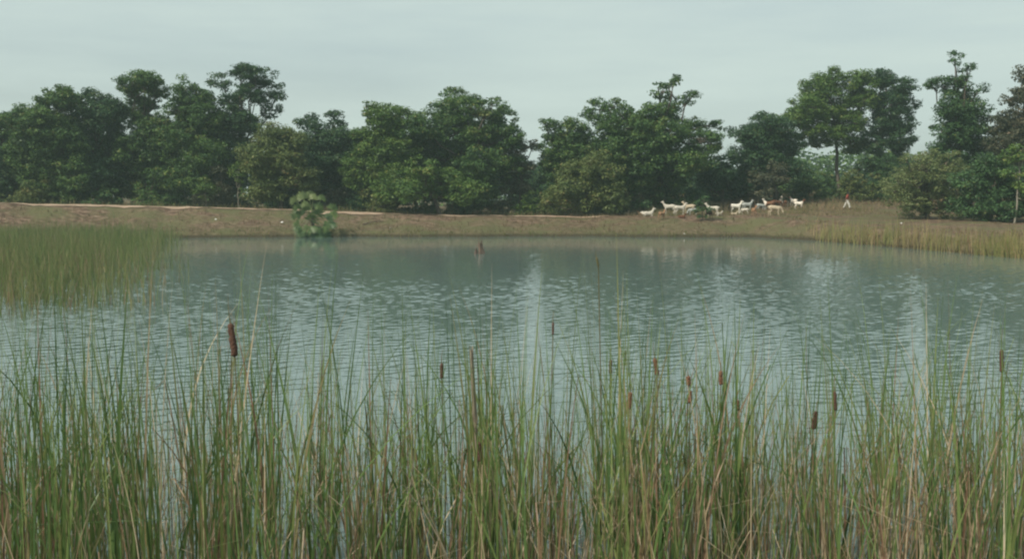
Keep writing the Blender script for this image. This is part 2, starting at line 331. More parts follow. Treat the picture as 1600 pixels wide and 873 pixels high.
TREE_N = 0
def tree(label, bx, Y, lobes, mat='leaf_mid', name='broadleaf_tree', cat='tree', group=None, dens=1.0, leaf=.25, trunks=1, bark='bark', tr=.22, clump=.55, seed=None, per=64, deep=True, low=None):
    global TREE_N; TREE_N += 1
    r = np.random.default_rng(100 + TREE_N if seed is None else seed)
    base = at(bx, 305, Y); base[2] = gz(base[0], Y) - .05
    sc = Y / F
    balls = []
    wid = (max(l[0] + l[2] for l in lobes) - min(l[0] - l[2] for l in lobes)) * sc / 2
    for (lx, ly, lr) in lobes:
        rad = lr * sc * 1.08; room = max(0, wid - rad) * .75
        c = at(lx, ly, Y); c[1] += r.uniform(-room, room) * .6; c = at(lx, ly, c[1]); balls.append((c, rad))
        if deep and rad > 1.2:
            c2 = at(lx + r.normal() * lr * .2, ly + lr * .15, Y); c2[1] = Y + r.choice([-1, 1]) * max(room, rad * .7); c2[0] *= 1
            balls.append((c2, rad * .8))
    (P, Fq, T), clumps = crown_leaves([(c - base, rr) for c, rr in balls], r, dens, clump, per, leaf)
    root = tag(empty(name, base), label, cat, group)
    mesh_obj('crown' if name.endswith('tree') else 'foliage', P, Fq, M[mat], root, {'tint': T})
    # trunk with limbs reaching into every lobe
    parts = []
    zt = min((c[2] - base[2]) for c, rr in balls); top = max((c[2] - base[2]) for c, rr in balls); cx = np.mean([c[0] - base[0] for c, rr in balls])
    H = top
    for q in range(trunks):
        off = np.array([r.uniform(-.5, .5) * (q > 0) * 2, r.uniform(-.4, .4) * (q > 0), 0])
        fork = off + np.array([cx * .35, r.uniform(-.2, .2), max(.4, H * (.45 if name.endswith('tree') else .3))])
        topp = np.array([cx * .7, 0, H * .92])
        parts.append(limb(off + [0, 0, -.2], fork, tr, tr * .7, r, 6, .04, 0)); parts.append(limb(fork, topp, tr * .7, tr * .15, r, 6, .08, 0))
        for j, (c, rr) in enumerate(balls):
            if j % trunks != q: continue
            s = fork + (topp - fork) * r.uniform(0, .5) if c[2] - base[2] > fork[2] else off + (fork - off) * r.uniform(.5, .95)
            e = c - base
            parts.append(limb(s, e, tr * .42, tr * .12, r, 5, .1))
            mine = [k for k in clumps if np.linalg.norm(k[0] - e) < rr * 1.3]
            for k in (mine[i] for i in r.permutation(len(mine))[:9]):
                parts.append(limb(e + (s - e) * r.uniform(0, .3), k[0], tr * .13, tr * .04, r, 3, .12))
    Vt, Ft = join(parts)
    mesh_obj('trunk' if name.endswith('tree') else 'stems', Vt, Ft, M[bark], root, smooth_=True)
    return root

# ------------------------------------------------------------------ trees of the wood
BT = 'trees of the wood behind the bank'
tree('dark tree cut by the left edge of the picture, thin open top', 5, 106, [(-20, 215, 40), (8, 195, 22), (-5, 260, 42), (-60, 210, 45), (-50, 265, 45), (12, 290, 20)], 'leaf_dark', group=BT)
tree('broad tree with a small raised tuft on top, first full crown at the left end', 70, 104, [(60, 195, 40), (98, 150, 22), (92, 170, 32), (45, 245, 42), (95, 225, 42), (70, 280, 35), (28, 190, 22), (118, 270, 30)], 'leaf_mid', group=BT)
tree('tree with a level ragged top just left of the flat umbrella crown', 150, 106, [(145, 165, 25), (172, 175, 25), (150, 205, 38), (135, 250, 40), (165, 270, 35)], 'leaf_dark', group=BT)
tree('tall tree with a flat umbrella shaped crown in the left half of the wood', 225, 107, [(205, 130, 18), (232, 124, 20), (250, 140, 16), (225, 150, 22), (205, 178, 22), (240, 200, 30), (215, 235, 38), (255, 245, 32), (230, 285, 28)], 'leaf_mid', group=BT, tr=.28)
tree('tree with layered foliage just right of the flat umbrella crown', 300, 105, [(290, 138, 18), (310, 150, 20), (280, 165, 22), (318, 185, 32), (290, 215, 35), (322, 240, 36), (295, 275, 32)], 'leaf_mid', group=BT)
tree('tall open tree with sky showing through its top, highest crown of the left wood', 372, 108, [(345, 128, 16), (385, 115, 18), (412, 118, 18), (435, 145, 15), (400, 145, 22), (368, 160, 18), (425, 172, 16), (385, 190, 25), (350, 205, 30), (385, 240, 30), (355, 260, 30)], 'leaf_dark', group=BT, tr=.28, dens=.85)
tree('low rounded yellowish tree below the tallest crown of the left wood', 440, 101, [(425, 212, 24), (450, 225, 28), (410, 245, 30), (445, 260, 34), (470, 285, 25), (420, 290, 28)], 'leaf_olive', group=BT)
tree('dark tree with two small tufts at its top, behind the fan palm', 500, 107, [(482, 192, 17), (522, 190, 17), (500, 212, 24), (535, 215, 20), (495, 245, 32), (528, 255, 30), (510, 285, 30), (550, 215, 12)], 'leaf_dark', group=BT)
tree('bright green tree with a leaning top branch, left of the largest central crown', 602, 103, [(572, 165, 9), (585, 180, 16), (605, 180, 22), (632, 185, 20), (600, 210, 30), (570, 215, 22), (625, 225, 30), (585, 250, 34), (615, 275, 34), (560, 270, 26)], 'leaf_bright', group=BT)
tree('largest wide domed tree in the middle of the wood', 725, 104, [(715, 152, 18), (700, 172, 24), (738, 165, 22), (768, 168, 17), (790, 182, 17), (670, 195, 26), (710, 205, 34), (760, 205, 32), (795, 215, 24), (660, 235, 30), (705, 250, 38), (755, 250, 38), (790, 260, 26), (680, 290, 30), (740, 295, 34)], 'leaf_mid', group=BT, tr=.34)
tree('pale green leafy tree low in front of the largest central crown', 690, 99, [(660, 270, 24), (690, 285, 28), (640, 295, 22), (720, 300, 25), (600, 298, 20)], 'leaf_bright', group=BT, name='shrub', cat='shrub')
tree('thin grey leaved tree in the gap right of the largest central crown', 815, 105, [(805, 235, 20), (825, 255, 14), (800, 265, 20), (835, 225, 9), (812, 292, 20)], 'leaf_grey', group=BT, dens=.6)
tree('small tree with a spiky top left of the central tree with the broken top', 880, 105, [(852, 192, 10), (868, 205, 18), (898, 208, 22), (860, 232, 22), (890, 238, 28), (875, 270, 28), (915, 225, 20)], 'leaf_mid', group=BT)
tree('big spreading tree with ragged branches sticking up above its crown, behind the goats', 1030, 104, [(930, 172, 18), (955, 168, 14), (975, 182, 18), (945, 195, 22), (1035, 140, 14), (1050, 165, 20), (1080, 152, 11), (1022, 175, 18), (1000, 205, 30), (1045, 205, 30), (1080, 200, 18), (1095, 222, 22), (1118, 198, 12), (960, 230, 34), (1010, 245, 38), (1060, 250, 34), (1098, 250, 22), (975, 275, 34), (1030, 288, 32), (1052, 128, 6), (1058, 122, 4)], 'leaf_mid', group=BT, tr=.34, dens=.95)
tree('olive green bushy tree on the bank left of the goats', 920, 99, [(930, 255, 22), (905, 275, 28), (945, 280, 28), (880, 300, 24), (915, 308, 28), (955, 310, 24), (855, 318, 14)], 'leaf_olive', group=BT, name='shrub', cat='shrub')
tree('dark low tree between the big spreading tree and the round dark tree', 1130, 108, [(1120, 270, 22), (1140, 285, 22), (1110, 295, 22), (1135, 250, 13)], 'leaf_dark', group=BT)
tree('round dark tree beside the tall bright trunked tree', 1212, 109, [(1195, 192, 20), (1220, 200, 20), (1160, 210, 18), (1185, 215, 26), (1225, 225, 25), (1165, 240, 26), (1205, 250, 28), (1235, 262, 20), (1175, 272, 25)], 'leaf_dark', group=BT, tr=.28)
tree('thorny brownish bush under the round dark tree', 1195, 106, [(1185, 280, 20), (1210, 272, 18), (1195, 298, 16)], 'leaf_grey', group=BT, dens=.7, name='shrub', cat='shrub')
tree('tall bright green tree with a bare trunk, left one of the tall pair', 1311, 118, [(1275, 135, 22), (1300, 125, 20), (1335, 128, 20), (1262, 165, 22), (1300, 160, 28), (1345, 155, 20), (1240, 185, 18), (1275, 190, 24), (1325, 190, 24), (1305, 215, 20), (1338, 222, 18), (1260, 215, 15)], 'leaf_bright', group=BT, tr=.22, dens=1.0)
tree('tall dark tree with a bare trunk, right one of the tall pair', 1370, 117, [(1380, 122, 18), (1400, 135, 20), (1415, 165, 17), (1385, 160, 26), (1412, 190, 18), (1375, 195, 20), (1400, 215, 22), (1358, 222, 18), (1372, 250, 20), (1405, 240, 14), (1350, 262, 14)], 'leaf_dark', group=BT, tr=.24, dens=1.0)
tree('tall feathery tree with an uneven spire above the olive bush', 1500, 100, [(1492, 92, 11), (1512, 105, 10), (1470, 128, 14), (1450, 128, 8), (1495, 120, 14), (1500, 145, 20), (1530, 138, 10), (1480, 165, 20), (1520, 170, 22), (1498, 195, 28), (1545, 185, 12), (1470, 205, 18), (1530, 215, 24), (1490, 235, 28), (1530, 255, 24)], 'leaf_blue', group=BT, tr=.26, dens=.95)
tree('greyish tree cut by the right edge of the picture', 1605, 98, [(1600, 115, 14), (1585, 150, 18), (1612, 150, 22), (1578, 190, 24), (1605, 200, 32), (1565, 225, 22), (1630, 240, 36), (1595, 250, 26)], 'leaf_grey', group=BT, tr=.26)
tree('large rounded olive bush at the water end of the right bank', 1450, 90, [(1455, 248, 20), (1425, 258, 22), (1480, 252, 20), (1400, 280, 22), (1440, 282, 32), (1480, 282, 30), (1508, 272, 18), (1410, 310, 26), (1455, 312, 30), (1500, 308, 25), (1395, 300, 16), (1435, 330, 20), (1480, 332, 18)], 'leaf_bush', name='bush', cat='bush', leaf=.17, per=80, clump=.38, dens=1.15)
tree('dark green bush beside the large olive bush, reaching down to the reeds', 1545, 86, [(1540, 252, 22), (1515, 285, 22), (1555, 285, 30), (1590, 275, 24), (1520, 318, 24), (1560, 320, 26), (1600, 315, 26), (1540, 335, 14), (1580, 338, 14)], 'leaf_blue', name='bush', cat='bush')
tree('pale stemmed young tree at the right edge above the reeds', 1586, 84, [(1580, 240, 16), (1600, 230, 20), (1585, 270, 14), (1610, 290, 22), (1625, 320, 22)], 'leaf_bright', bark='bark_pale', tr=.08, group=None, dens=.8)
# rows of darker trees behind
r = np.random.default_rng(5)
for i, (px, py) in enumerate([(-120, 200), (-60, 185), (25, 225), (110, 210), (190, 215), (265, 205), (335, 215), (455, 218), (475, 235), (545, 225), (560, 232), (650, 225), (820, 262), (915, 240), (1145, 268), (1085, 262), (1250, 262), (1340, 275), (1430, 250), (1700, 190), (1660, 150), (1760, 200)]):
    lb = []
    for k in range(9):
        lb.append((px + r.uniform(-38, 38), py + 14 + abs(r.normal(0, 45)), r.uniform(22, 34)))
    lb = [(a, min(b, 300), c) for a, b, c in lb] + [(px, py + 14, 17)]
    far = i in (12, 14, 15, 16, 17, 18)
    tree('dark tree in the second row of the wood, seen between the front crowns', px, 116 + (i % 3) * 3 + 14 * far, lb, ['leaf_dark', 'leaf_mid', 'leaf_dark'][i % 3], group='second row of the wood', deep=False, dens=1.0, leaf=.36, per=34)
# undergrowth at the edge of the wood
ug = 'undergrowth along the foot of the wood'
for i, px in enumerate(range(-40, 1400, 26)):
    px += r.uniform(-10, 10); Y = 102.5 + r.uniform(-1, 2.5) + (8 if px > 1130 else 0)
    if 1130 < px: Y = 112
    x = at(px, 305, Y)[0]; g = gz(x, Y); yb = 305 + (CAMZ - g) * F / Y
    hh = r.uniform(14, 30)
    lb = [(px + r.uniform(-10, 10), yb - hh * .5, hh * .8), (px + r.uniform(-16, 16), yb - hh * 1.1, hh * .6), (px + r.uniform(-20, 20), yb - hh * .4, hh * .7)]
    if r.random() < .35: lb.append((px + r.uniform(-6, 6), yb - hh * 2.2, hh * .5))
    tree('small leafy shrub in the undergrowth at the foot of the wood', px, Y, lb, ['leaf_mid', 'leaf_bright', 'leaf_dark', 'leaf_olive', 'leaf_blue', 'leaf_grey'][int(r.integers(0, 6))], name='shrub', cat='shrub', group=ug, tr=.05, dens=1.3, leaf=.22, clump=.4, deep=False)
tree('light green sapling in the undergrowth, below the flat left crowns', 322, 100.5, [(320, 285, 11), (330, 295, 10), (318, 302, 12)], 'leaf_bright', name='sapling_tree', cat='sapling', tr=.04, leaf=.2)
for px, lab in ((397, 'thin pale stemmed sapling behind the bank, left of the fan palm'), (372, 'thin pale stemmed sapling with yellow green leaves at the foot of the wood')):
    tree(lab, px, 100.5, [(px - 4, 268, 8), (px + 5, 280, 8), (px, 258, 6), (px + 8, 300, 7)], 'leaf_bright', name='sapling_tree', cat='sapling', bark='bark_pale', tr=.06, leaf=.2, dens=.8)
gp = ground_at(1098, 345)
tree('small dark green shrub standing among the goats', 1098, gp[1], [(1100, 312, 8), (1094, 322, 8), (1104, 325, 8), (1098, 335, 7), (1088, 330, 4)], 'leaf_blue', name='shrub', cat='shrub', tr=.05, leaf=.18, clump=.3, dens=2.2)
gp = ground_at(1215, 322, 98, 120)
tree('low light green shrub behind the goats', 1240, 113, [(1232, 303, 9), (1245, 300, 10), (1258, 305, 7)], 'leaf_bright', name='shrub', cat='shrub', tr=.04, leaf=.18, clump=.35, dens=2)

# far wood seen through the gaps
r = np.random.default_rng(31)
n = 42000; X = r.uniform(-150, 170, n); Yf = 185 + r.uniform(0, 14, n)
top = 6.5 + 1.6 * np.sin(X * .13) + 1.1 * np.sin(X * .41 + 1) + .7 * np.sin(X * 1.3)
Z = ground_z(X, Yf) + top * r.uniform(0, 1, n) ** .7
P, Fq, T = leaves(np.stack([X, Yf, Z], 1), r.normal(size=(n, 3)) + [0, -.4, .8], r.uniform(.5, 1.0, n), np.clip(r.normal(.45, .2, n), 0, 1), r, .7)
tag(mesh_obj('distant_wood', P, Fq, M['leaf_mid'], attrs={'tint': T}), 'far low wood seen through the gaps between the trees', 'wood', kind='stuff')

# ------------------------------------------------------------------ grass of the bank, weeds, reed beds (stuff)
def grass(name, n, xr, yr, hf, wf, mat, label, cat, tint_mu, tint_s, keep=None, S=2, seed=1, kink=.05, lean=.35, bend=.6):
    r = np.random.default_rng(seed)
    X = r.uniform(*xr, n); Y = r.uniform(*yr, n)
    k = keep(X, Y, r); X, Y = X[k], Y[k]; n = len(X)
    Zg = np.maximum(ground_z(X, Y), -.3); h = hf(X, Y, r)
    tn = np.clip(tint_mu(X, Y) + r.normal(0, tint_s, n), 0, 1)
    V, Fq, T = blade_set(np.stack([X, Y, Zg], 1), h, wf * r.uniform(.6, 1.4, n), lean, bend, kink, tn, S, r)
    return tag(mesh_obj(name, V, Fq, M[mat], attrs={'tint': T}), label, cat, kind='stuff')
def fld(X, Y, s=1.): return .5 + .5 * np.sin(X * .37 * s + 2 * np.sin(Y * .23 * s)) * np.sin(Y * .41 * s + 1.5 * np.sin(X * .19 * s))
def onpath(X, Y):
    y0 = np.interp(X, SHX, SHY) + 9.4; return (Y > y0 - 1.3) & (Y < y0 + 1.9) & (X < 8)
grass('dry_grass', 110000, (-62, 60), (48, 103), lambda X, Y, r: (.07 + .16 * fld(X, Y, 2) * r.random(len(X))) , .035, 'dry_grass', 'short dry brown grass on the slope of the bank', 'grass',
      lambda X, Y: .25 + .55 * np.clip(ground_z(X, Y) / 1.3, 0, 1) + .2 * (fld(X, Y, 1.4) - .5), .16, lambda X, Y, r: (Y > shore(X) + .1) & (~onpath(X, Y)) & (Y < shore(X) + 17) & (r.random(len(X)) < .15 + 1.2 * fld(X, Y, 4.3) * fld(Y, X, 2.7)), seed=3)
grass('grass_tussocks', 52000, (-62, 60), (48, 103), lambda X, Y, r: r.uniform(.15, .5, len(X)), .045, 'dry_grass', 'scattered darker tussocks of grass on the slope of the bank', 'grass',
      lambda X, Y: .12 + .3 * fld(X, Y, 3.1), .12, lambda X, Y, r: (Y > shore(X) + .1) & (~onpath(X, Y)) & (Y < shore(X) + 17) & (fld(X * 3.1 + Y, Y * 3.7, 2.) > .66), seed=33)
grass('shore_grass', 16000, (-30, 27), (80, 91), lambda X, Y, r: r.uniform(.12, .38, len(X)) * (.5 + fld(X, Y, 3)), .04, 'weeds', 'longer olive grass fringing the edge of the water', 'grass',
      lambda X, Y: .25 + .35 * fld(X, Y, 2), .2, lambda X, Y, r: (Y > shore(X) - .15) & (Y < shore(X) + .9), seed=4)
grass('tall_weeds', 36000, (-62, 62), (97, 122), lambda X, Y, r: r.uniform(.3, .9, len(X)) * (.35 + .9 * fld(X, Y, 1.5)), .05, 'weeds', 'tall dry weeds at the foot of the trees', 'weeds',
      lambda X, Y: .35 + .4 * fld(X, Y, 1.2) + .3 * (X > 14), .2, lambda X, Y, r: np.where(X > 14, Y > 102.5 + 2 * np.sin(X * .6), Y > np.interp(X, SHX, SHY) + 12.2), seed=5)
grass('goat_weeds', 9000, (5, 34), (95.5, 104), lambda X, Y, r: r.uniform(.12, .42, len(X)), .035, 'weeds', 'dry grass standing around the feet of the goats', 'grass',
      lambda X, Y: .5 + .4 * fld(X, Y, 1.9), .2, lambda X, Y, r: fld(X * 1.7, Y * 2.3, 2.) * (.4 + .6 * r.random(len(X))) > .3, seed=55)
# left bed: right edge and front edge in plan
def left_keep(X, Y, r):
    edge = np.interp(Y, [26, 30, 36, 42, 50, 60, 72, 84], [-12.2, -11.2, -12.8, -14.4, -16.6, -19.6, -23.2, -26.5]) + .9 * np.sin(Y * .8) + .5 * np.sin(Y * 2.3)
    front = 28.0 + 1.6 * np.sin(X * .9) + 1.0 * np.sin(X * 2.2 + 1)
    f = np.clip((edge + 1 - X) / 4.5, 0, 1) * np.clip((Y - front) / 3.5, 0, 1) * (.35 + .65 * (fld(X * 2.7, Y * 2.2, 2.1) > .3))
    return (r.random(len(X)) < f ** .8) & (Y < shore(X) + .6)
grass('reed_bed', 150000, (-60, -9), (26, 86), lambda X, Y, r: .35 + np.abs(r.normal(.95, .3, len(X))) * (.6 + .55 * fld(X, Y, 3.3)) + .45 * (r.random(len(X)) < .03), .022, 'reed_bed', 'dense green reed bed growing in the water at the left', 'reeds',
      lambda X, Y: np.clip(.56 - (Y - 30) * .004, .33, .6) + .5 * (fld(X, Y, 3.2) - .5), .22, left_keep, S=3, seed=6, kink=.12, lean=.14, bend=.35)
def right_keep(X, Y, r):
    s = Y - shore(X); f = np.clip((s + 3.6 - 1.2 * np.sin(X * 1.1)) / 1.5, 0, 1) * np.clip((X - 20.8) / 4, 0, 1) * (s < 2.6)
    return r.random(len(X)) < f
grass('reed_strip', 110000, (22, 62), (42, 88), lambda X, Y, r: .3 + np.abs(r.normal(1.0, .25, len(X))) * (.65 + .5 * fld(X, Y, 2)), .03, 'reed_strip', 'strip of yellowish reeds along the right hand shore', 'reeds',
      lambda X, Y: .35 + .4 * fld(X, Y, 1.7), .2, right_keep, S=3, seed=8, kink=.1, lean=.14, bend=.35)

# ------------------------------------------------------------------ fan palm
def fan_palm():
    r = np.random.default_rng(77)
    base = at(487, 366, 86.5); base[2] = gz(base[0], 86.5) - .1
    root = tag(empty('fan_palm', base), 'young fan palm with stiff round fronds at the water edge below the bank', 'palm')
    crown = np.array([0, 0, 1.7])
    pts = []; rr = []
    for i in range(14):
        t = i / 13; pts.append((.05 * math.sin(t * 3), 0, t * 1.75)); rr.append(.20 - .05 * t + (.04 if i % 2 else 0))
    Vt, Ft = tube(pts, rr, 10)
    mesh_obj('trunk', Vt, Ft, M['palm_trunk'], root)
    # each frond: target offset of the fan centre from the crown (x, y, z), radius
    spec = [(-1.15, .1, 1.35, .8), (-.5, -.2, 1.6, .8), (.1, .2, 1.55, .7), (.75, -.1, 1.5, .62), (.6, -.35, .65, .66), (1.5, .1, .7, .75), (-.9, -.4, .75, .7), (-.3, -.5, .95, .75),
            (.2, -.6, .0, .6), (1.1, .3, -.1, .7), (-1.1, .1, .15, .65), (-.85, -.3, -.55, .6), (.9, -.3, -.65, .7), (1.25, .2, -.9, .7), (.4, .5, .9, .7), (-.4, .6, .6, .7), (.35, -.4, -.95, .6), (-.6, -.5, -1.0, .55), (1.6, -.1, .2, .5), (-.2, .5, 1.9, .55), (0, -.5, -.7, .8), (.7, -.2, -1.1, .7), (-.9, 0, -.9, .6), (1.3, 0, -.5, .7), (-.7, .2, 1.7, .7), (-.3, -.5, .6, .7), (.5, -.4, .25, .7), (-.7, -.2, .2, .7), (0, -.4, -.2, .7), (.1, .2, -1.2, .8), (.8, .2, -.9, .75), (-.5, -.3, -1.3, .7), (.4, -.5, -1.3, .7), (1.0, -.1, -1.3, .65)]
    for (x, y, z, fr) in spec:
        fr *= .8 if z > .3 else 1.05; x *= 1.12
        c = crown + np.array([x, y, z]) * .95
        petV, petF = tube([crown, crown + (c - crown) * .5 + np.array([0, 0, .12]), c], [.03, .022, .018], 5)
        d = (c - crown); d /= np.linalg.norm(d); d = d + np.array([0, 0, .75 if z > -.4 else .1]); d /= np.linalg.norm(d)
        up = np.array([0, -1.0, .35]) + r.normal(0, .28, 3); nrm = up - d * np.dot(up, d); nrm /= np.linalg.norm(nrm); sdir = np.cross(d, nrm)
        Vf, Ff = [], []; nf = 20
        for k in range(nf + 1):
            a = (-1.75 + 3.5 * k / nf) + r.normal(0, .03); L_ = fr * (1.05 - .16 * abs(a) / 1.75) * r.uniform(.88, 1.08); wv = fr * .062
            dd = d * math.cos(a) + sdir * math.sin(a); ss = np.cross(nrm, dd); dr = np.array([0, 0, -.10 * fr * r.uniform(.2, 1.8)])
            o = len(Vf); Vf += [c, c + dd * L_ * .55 + ss * wv + nrm * .02, c + dd * L_ + dr, c + dd * L_ * .55 - ss * wv - nrm * .02]; Ff.append((o, o + 1, o + 2, o + 3))
        Vj, Fj = join([(petV, petF), (Vf, Ff)])
        dry = .95 if z < -.5 and r.random() < .2 else float(np.clip(.30 + .26 * z + r.normal(0, .12), 0, .78))
        mesh_obj('frond', Vj, Fj, M['palm'], root, {'tint': [dry] * len(Vj)})
fan_palm()

# ------------------------------------------------------------------ stump, sticks, litter
def jagged(r, h, rad, sides=11, rows=7, lean=(0, 0), jag=1.0):
    V, Fc = [], []
    for i in range(rows + 1):
        t = i / rows
        for k in range(sides):
            a = 2 * math.pi * k / sides; q = rad * (1.25 - .7 * t) * (1 + .22 * math.sin(3 * a + 1) + r.uniform(-.08, .08))
            hh = h * t * 1 + (0 if i < rows else jag * (.28 * math.sin(a * 2 + .6) + r.uniform(-.1, .15)))
            V.append((math.cos(a) * q + lean[0] * t, math.sin(a) * q + lean[1] * t, hh))
        if i:
            for k in range(sides):
                k2 = (k + 1) % sides; q = (i - 1) * sides; Fc.append((q + k, q + k2, q + sides + k2, q + sides + k))
    c = len(V); V.append((lean[0], lean[1], h - .28 * jag))
    for k in range(sides): Fc.append(((rows) * sides + k, rows * sides + (k + 1) % sides, c))
    return V, Fc
r = np.random.default_rng(12)
p = at(752, 397, 62); root = tag(empty('dead_stump', (p[0], p[1], -.1)), 'broken dead tree stump standing in the open water', 'stump')
mesh_obj('trunk', *jagged(r, .72, .17, lean=(-.06, 0)), M['stump'], root)
mesh_obj('side_stub', *jagged(r, .34, .10, lean=(.03, 0)), M['stump'], root, loc=(-.33, -.05, 0))
mesh_obj('branch', *tube([(-.1, 0, .1), (-.16, 0, .6), (-.13, 0, 1.08)], [.05, .03, .012], 6), M['stump'], root)
p = ground_at(583, 350); a = ground_at(567, 352); b = ground_at(599, 347)
tag(mesh_obj('fallen_branch', *tube([a + [0, 0, .06], (a + b) / 2 + [0, 0, .16], b + [0, 0, .07]], [.07, .06, .03], 7), M['stump']), 'dark fallen branch lying on the slope right of the fan palm', 'branch')
def scrap(px, py, s, lab):
    p = ground_at(px, py); V = []; rr = np.random.default_rng(int(px))
    n = 8
    for k in range(n):
        a = 2 * math.pi * k / n; V.append((math.cos(a) * s * rr.uniform(.6, 1), math.sin(a) * s * .7 * rr.uniform(.6, 1), rr.uniform(0, .05)))
    V += [(v[0] * .5, v[1] * .5, s * .55 * rr.uniform(.7, 1.2)) for v in V[:n]]; V.append((0, 0, s * .6))
    Fc = [(k, (k + 1) % n, n + (k + 1) % n, n + k) for k in range(n)] + [(n + k, n + (k + 1) % n, 2 * n) for k in range(n)]
    o = mesh_obj('litter', V, Fc, M['litter'], loc=(p[0], p[1], p[2] + .03)); tag(o, lab, 'litter', 'white litter on the banks')
scrap(441, 349, .16, 'crumpled white litter on the slope left of the fan palm'); scrap(337, 344, .14, 'crumpled white litter on the slope at the end of the left reed bed')
scrap(1408, 350, .12, 'crumpled white litter below the large olive bush'); scrap(1069, 367, .10, 'crumpled white litter at the water edge below the goats')
scrap(610, 357, .09, 'crumpled white litter low on the slope right of the fallen branch')

# ------------------------------------------------------------------ bodies grown with the skin modifier
def skin_mesh(name, verts, edges, root=0, sub=2):
    me = bpy.data.meshes.new(name + '_src'); me.from_pydata([v[:3] for v in verts], edges, [])
    o = bpy.data.objects.new(name + '_src', me); col.objects.link(o)
    me.skin_vertices.new() if hasattr(me.skin_vertices, 'new') and not me.skin_vertices else None
    m1 = o.modifiers.new('s', 'SKIN'); m1.use_smooth_shade = True
    if not me.skin_vertices:
        with bpy.context.temp_override(object=o, active_object=o): pass
    sk = me.skin_vertices[0].data
    for i, v in enumerate(verts):
        sk[i].radius = (v[3], v[4] if len(v) > 4 else v[3]); sk[i].use_root = (i == root)
    m2 = o.modifiers.new('d', 'SUBSURF'); m2.levels = sub; m2.render_levels = sub
    dg = bpy.context.evaluated_depsgraph_get(); dg.update()
    res = bpy.data.meshes.new_from_object(o.evaluated_get(dg)); res.name = name
    bpy.data.objects.remove(o); bpy.data.meshes.remove(me)
    res.polygons.foreach_set('use_smooth', np.ones(len(res.polygons), bool))
    return res
def goat_skel(pose):
    lie = pose == 'lying'; dz = -.36 if lie else 0
    V = [(-.1, 0, .56 + dz, .16), (-.32, 0, .59 + dz, .13), (.1, 0, .55 + dz, .155), (.27, 0, .58 + dz, .135)]; E = [(0, 1), (0, 2), (2, 3)]
    def add(parent, pts):
        i = parent
        for p in pts: V.append(p); E.append((i, len(V) - 1)); i = len(V) - 1
        return i
    if pose == 'grazing': head = [(.40, 0, .58, .09), (.50, 0, .42, .062), (.57, 0, .28, .06), (.62, 0, .18, .042), (.64, 0, .09, .028)]
    elif pose == 'looking': head = [(.36, .0, .68 + dz, .095), (.42, .03, .80 + dz, .068), (.44, .05, .92 + dz, .06), (.47, .14, .89 + dz, .042), (.49, .21, .85 + dz, .028)]
    else: head = [(.37, 0, .68 + dz, .095), (.43, 0, .80 + dz, .068), (.47, 0, .92 + dz, .06), (.56, 0, .89 + dz, .042), (.63, 0, .85 + dz, .028)]
    add(3, head)
    hp = head[2]
    for s in (-1, 1):
        add(len(V) - 1 if False else 4 + 2, [(hp[0] - .02, hp[1] + s * .08, hp[2] + .0, .022), (hp[0] - .03, hp[1] + s * .14, hp[2] - .05, .014)])   # ears
    add(1, [(-.44, 0, .64 + dz, .03), (-.50, 0, .60 + dz, .018)])                                # tail
    for s in (-1, 1):
        if lie:
            add(3, [(.27, s * .11, .16, .06), (.36, s * .12, .06, .03), (.20, s * .12, .035, .024)])
            add(1, [(-.27, s * .13, .17, .085), (-.10, s * .15, .08, .045), (-.28, s * .15, .035, .026), (-.18, s * .15, .03, .022)])
        else:
            st = .04 * s
            add(3, [(.27, s * .085, .46, .062), (.28 + st, s * .09, .26, .03), (.27 + st, s * .09, .08, .021), (.29 + st, s * .09, .02, .026)])
            add(1, [(-.30, s * .085, .50, .085), (-.23 - st, s * .10, .38, .055), (-.36 - st, s * .10, .26, .028), (-.33 - st, s * .10, .08, .021), (-.31 - st, s * .10, .02, .026)])
    return V, E, hp
POSES = {}
for ps in ('standing', 'grazing', 'looking', 'lying'):
    Vg, Eg, hp = goat_skel(ps); POSES[ps] = (skin_mesh('body', Vg, Eg), hp)
def horn_mesh():
    Vh, Fh = tube([(0, 0, 0), (-.03, 0, .07), (-.09, 0, .12), (-.15, 0, .12)], [.016, .013, .009, .003], 6)
    me = bpy.data.meshes.new('horn'); me.from_pydata([tuple(v) for v in Vh], [], Fh); me.materials.append(M['horn']); return me
HORN = horn_mesh(); GB = {}
def goat(px, py, ps, heading, sc, ct, label):
    p = ground_at(px, py, 90, 118); me, hp = POSES[ps]
    if (ps, ct) not in GB:
        m2 = me.copy(); m2.name = 'body'; m2.materials.clear(); m2.materials.append(COAT[ct]); GB[(ps, ct)] = m2
    root = tag(empty('goat', (p[0], p[1], p[2] - .01), R(heading), sc * 1.12), label, 'goat', 'goats grazing on the bank')
    b = bpy.data.objects.new('body', GB[(ps, ct)]); col.objects.link(b); b.parent = root
    if sc > .75:
        for s in (-1, 1):
            h = bpy.data.objects.new('horn', HORN); col.objects.link(h); h.parent = root
            h.location = (hp[0] - .02, hp[1] + s * .03, hp[2] + .04); h.rotation_euler = (s * -.3, 0, 0)
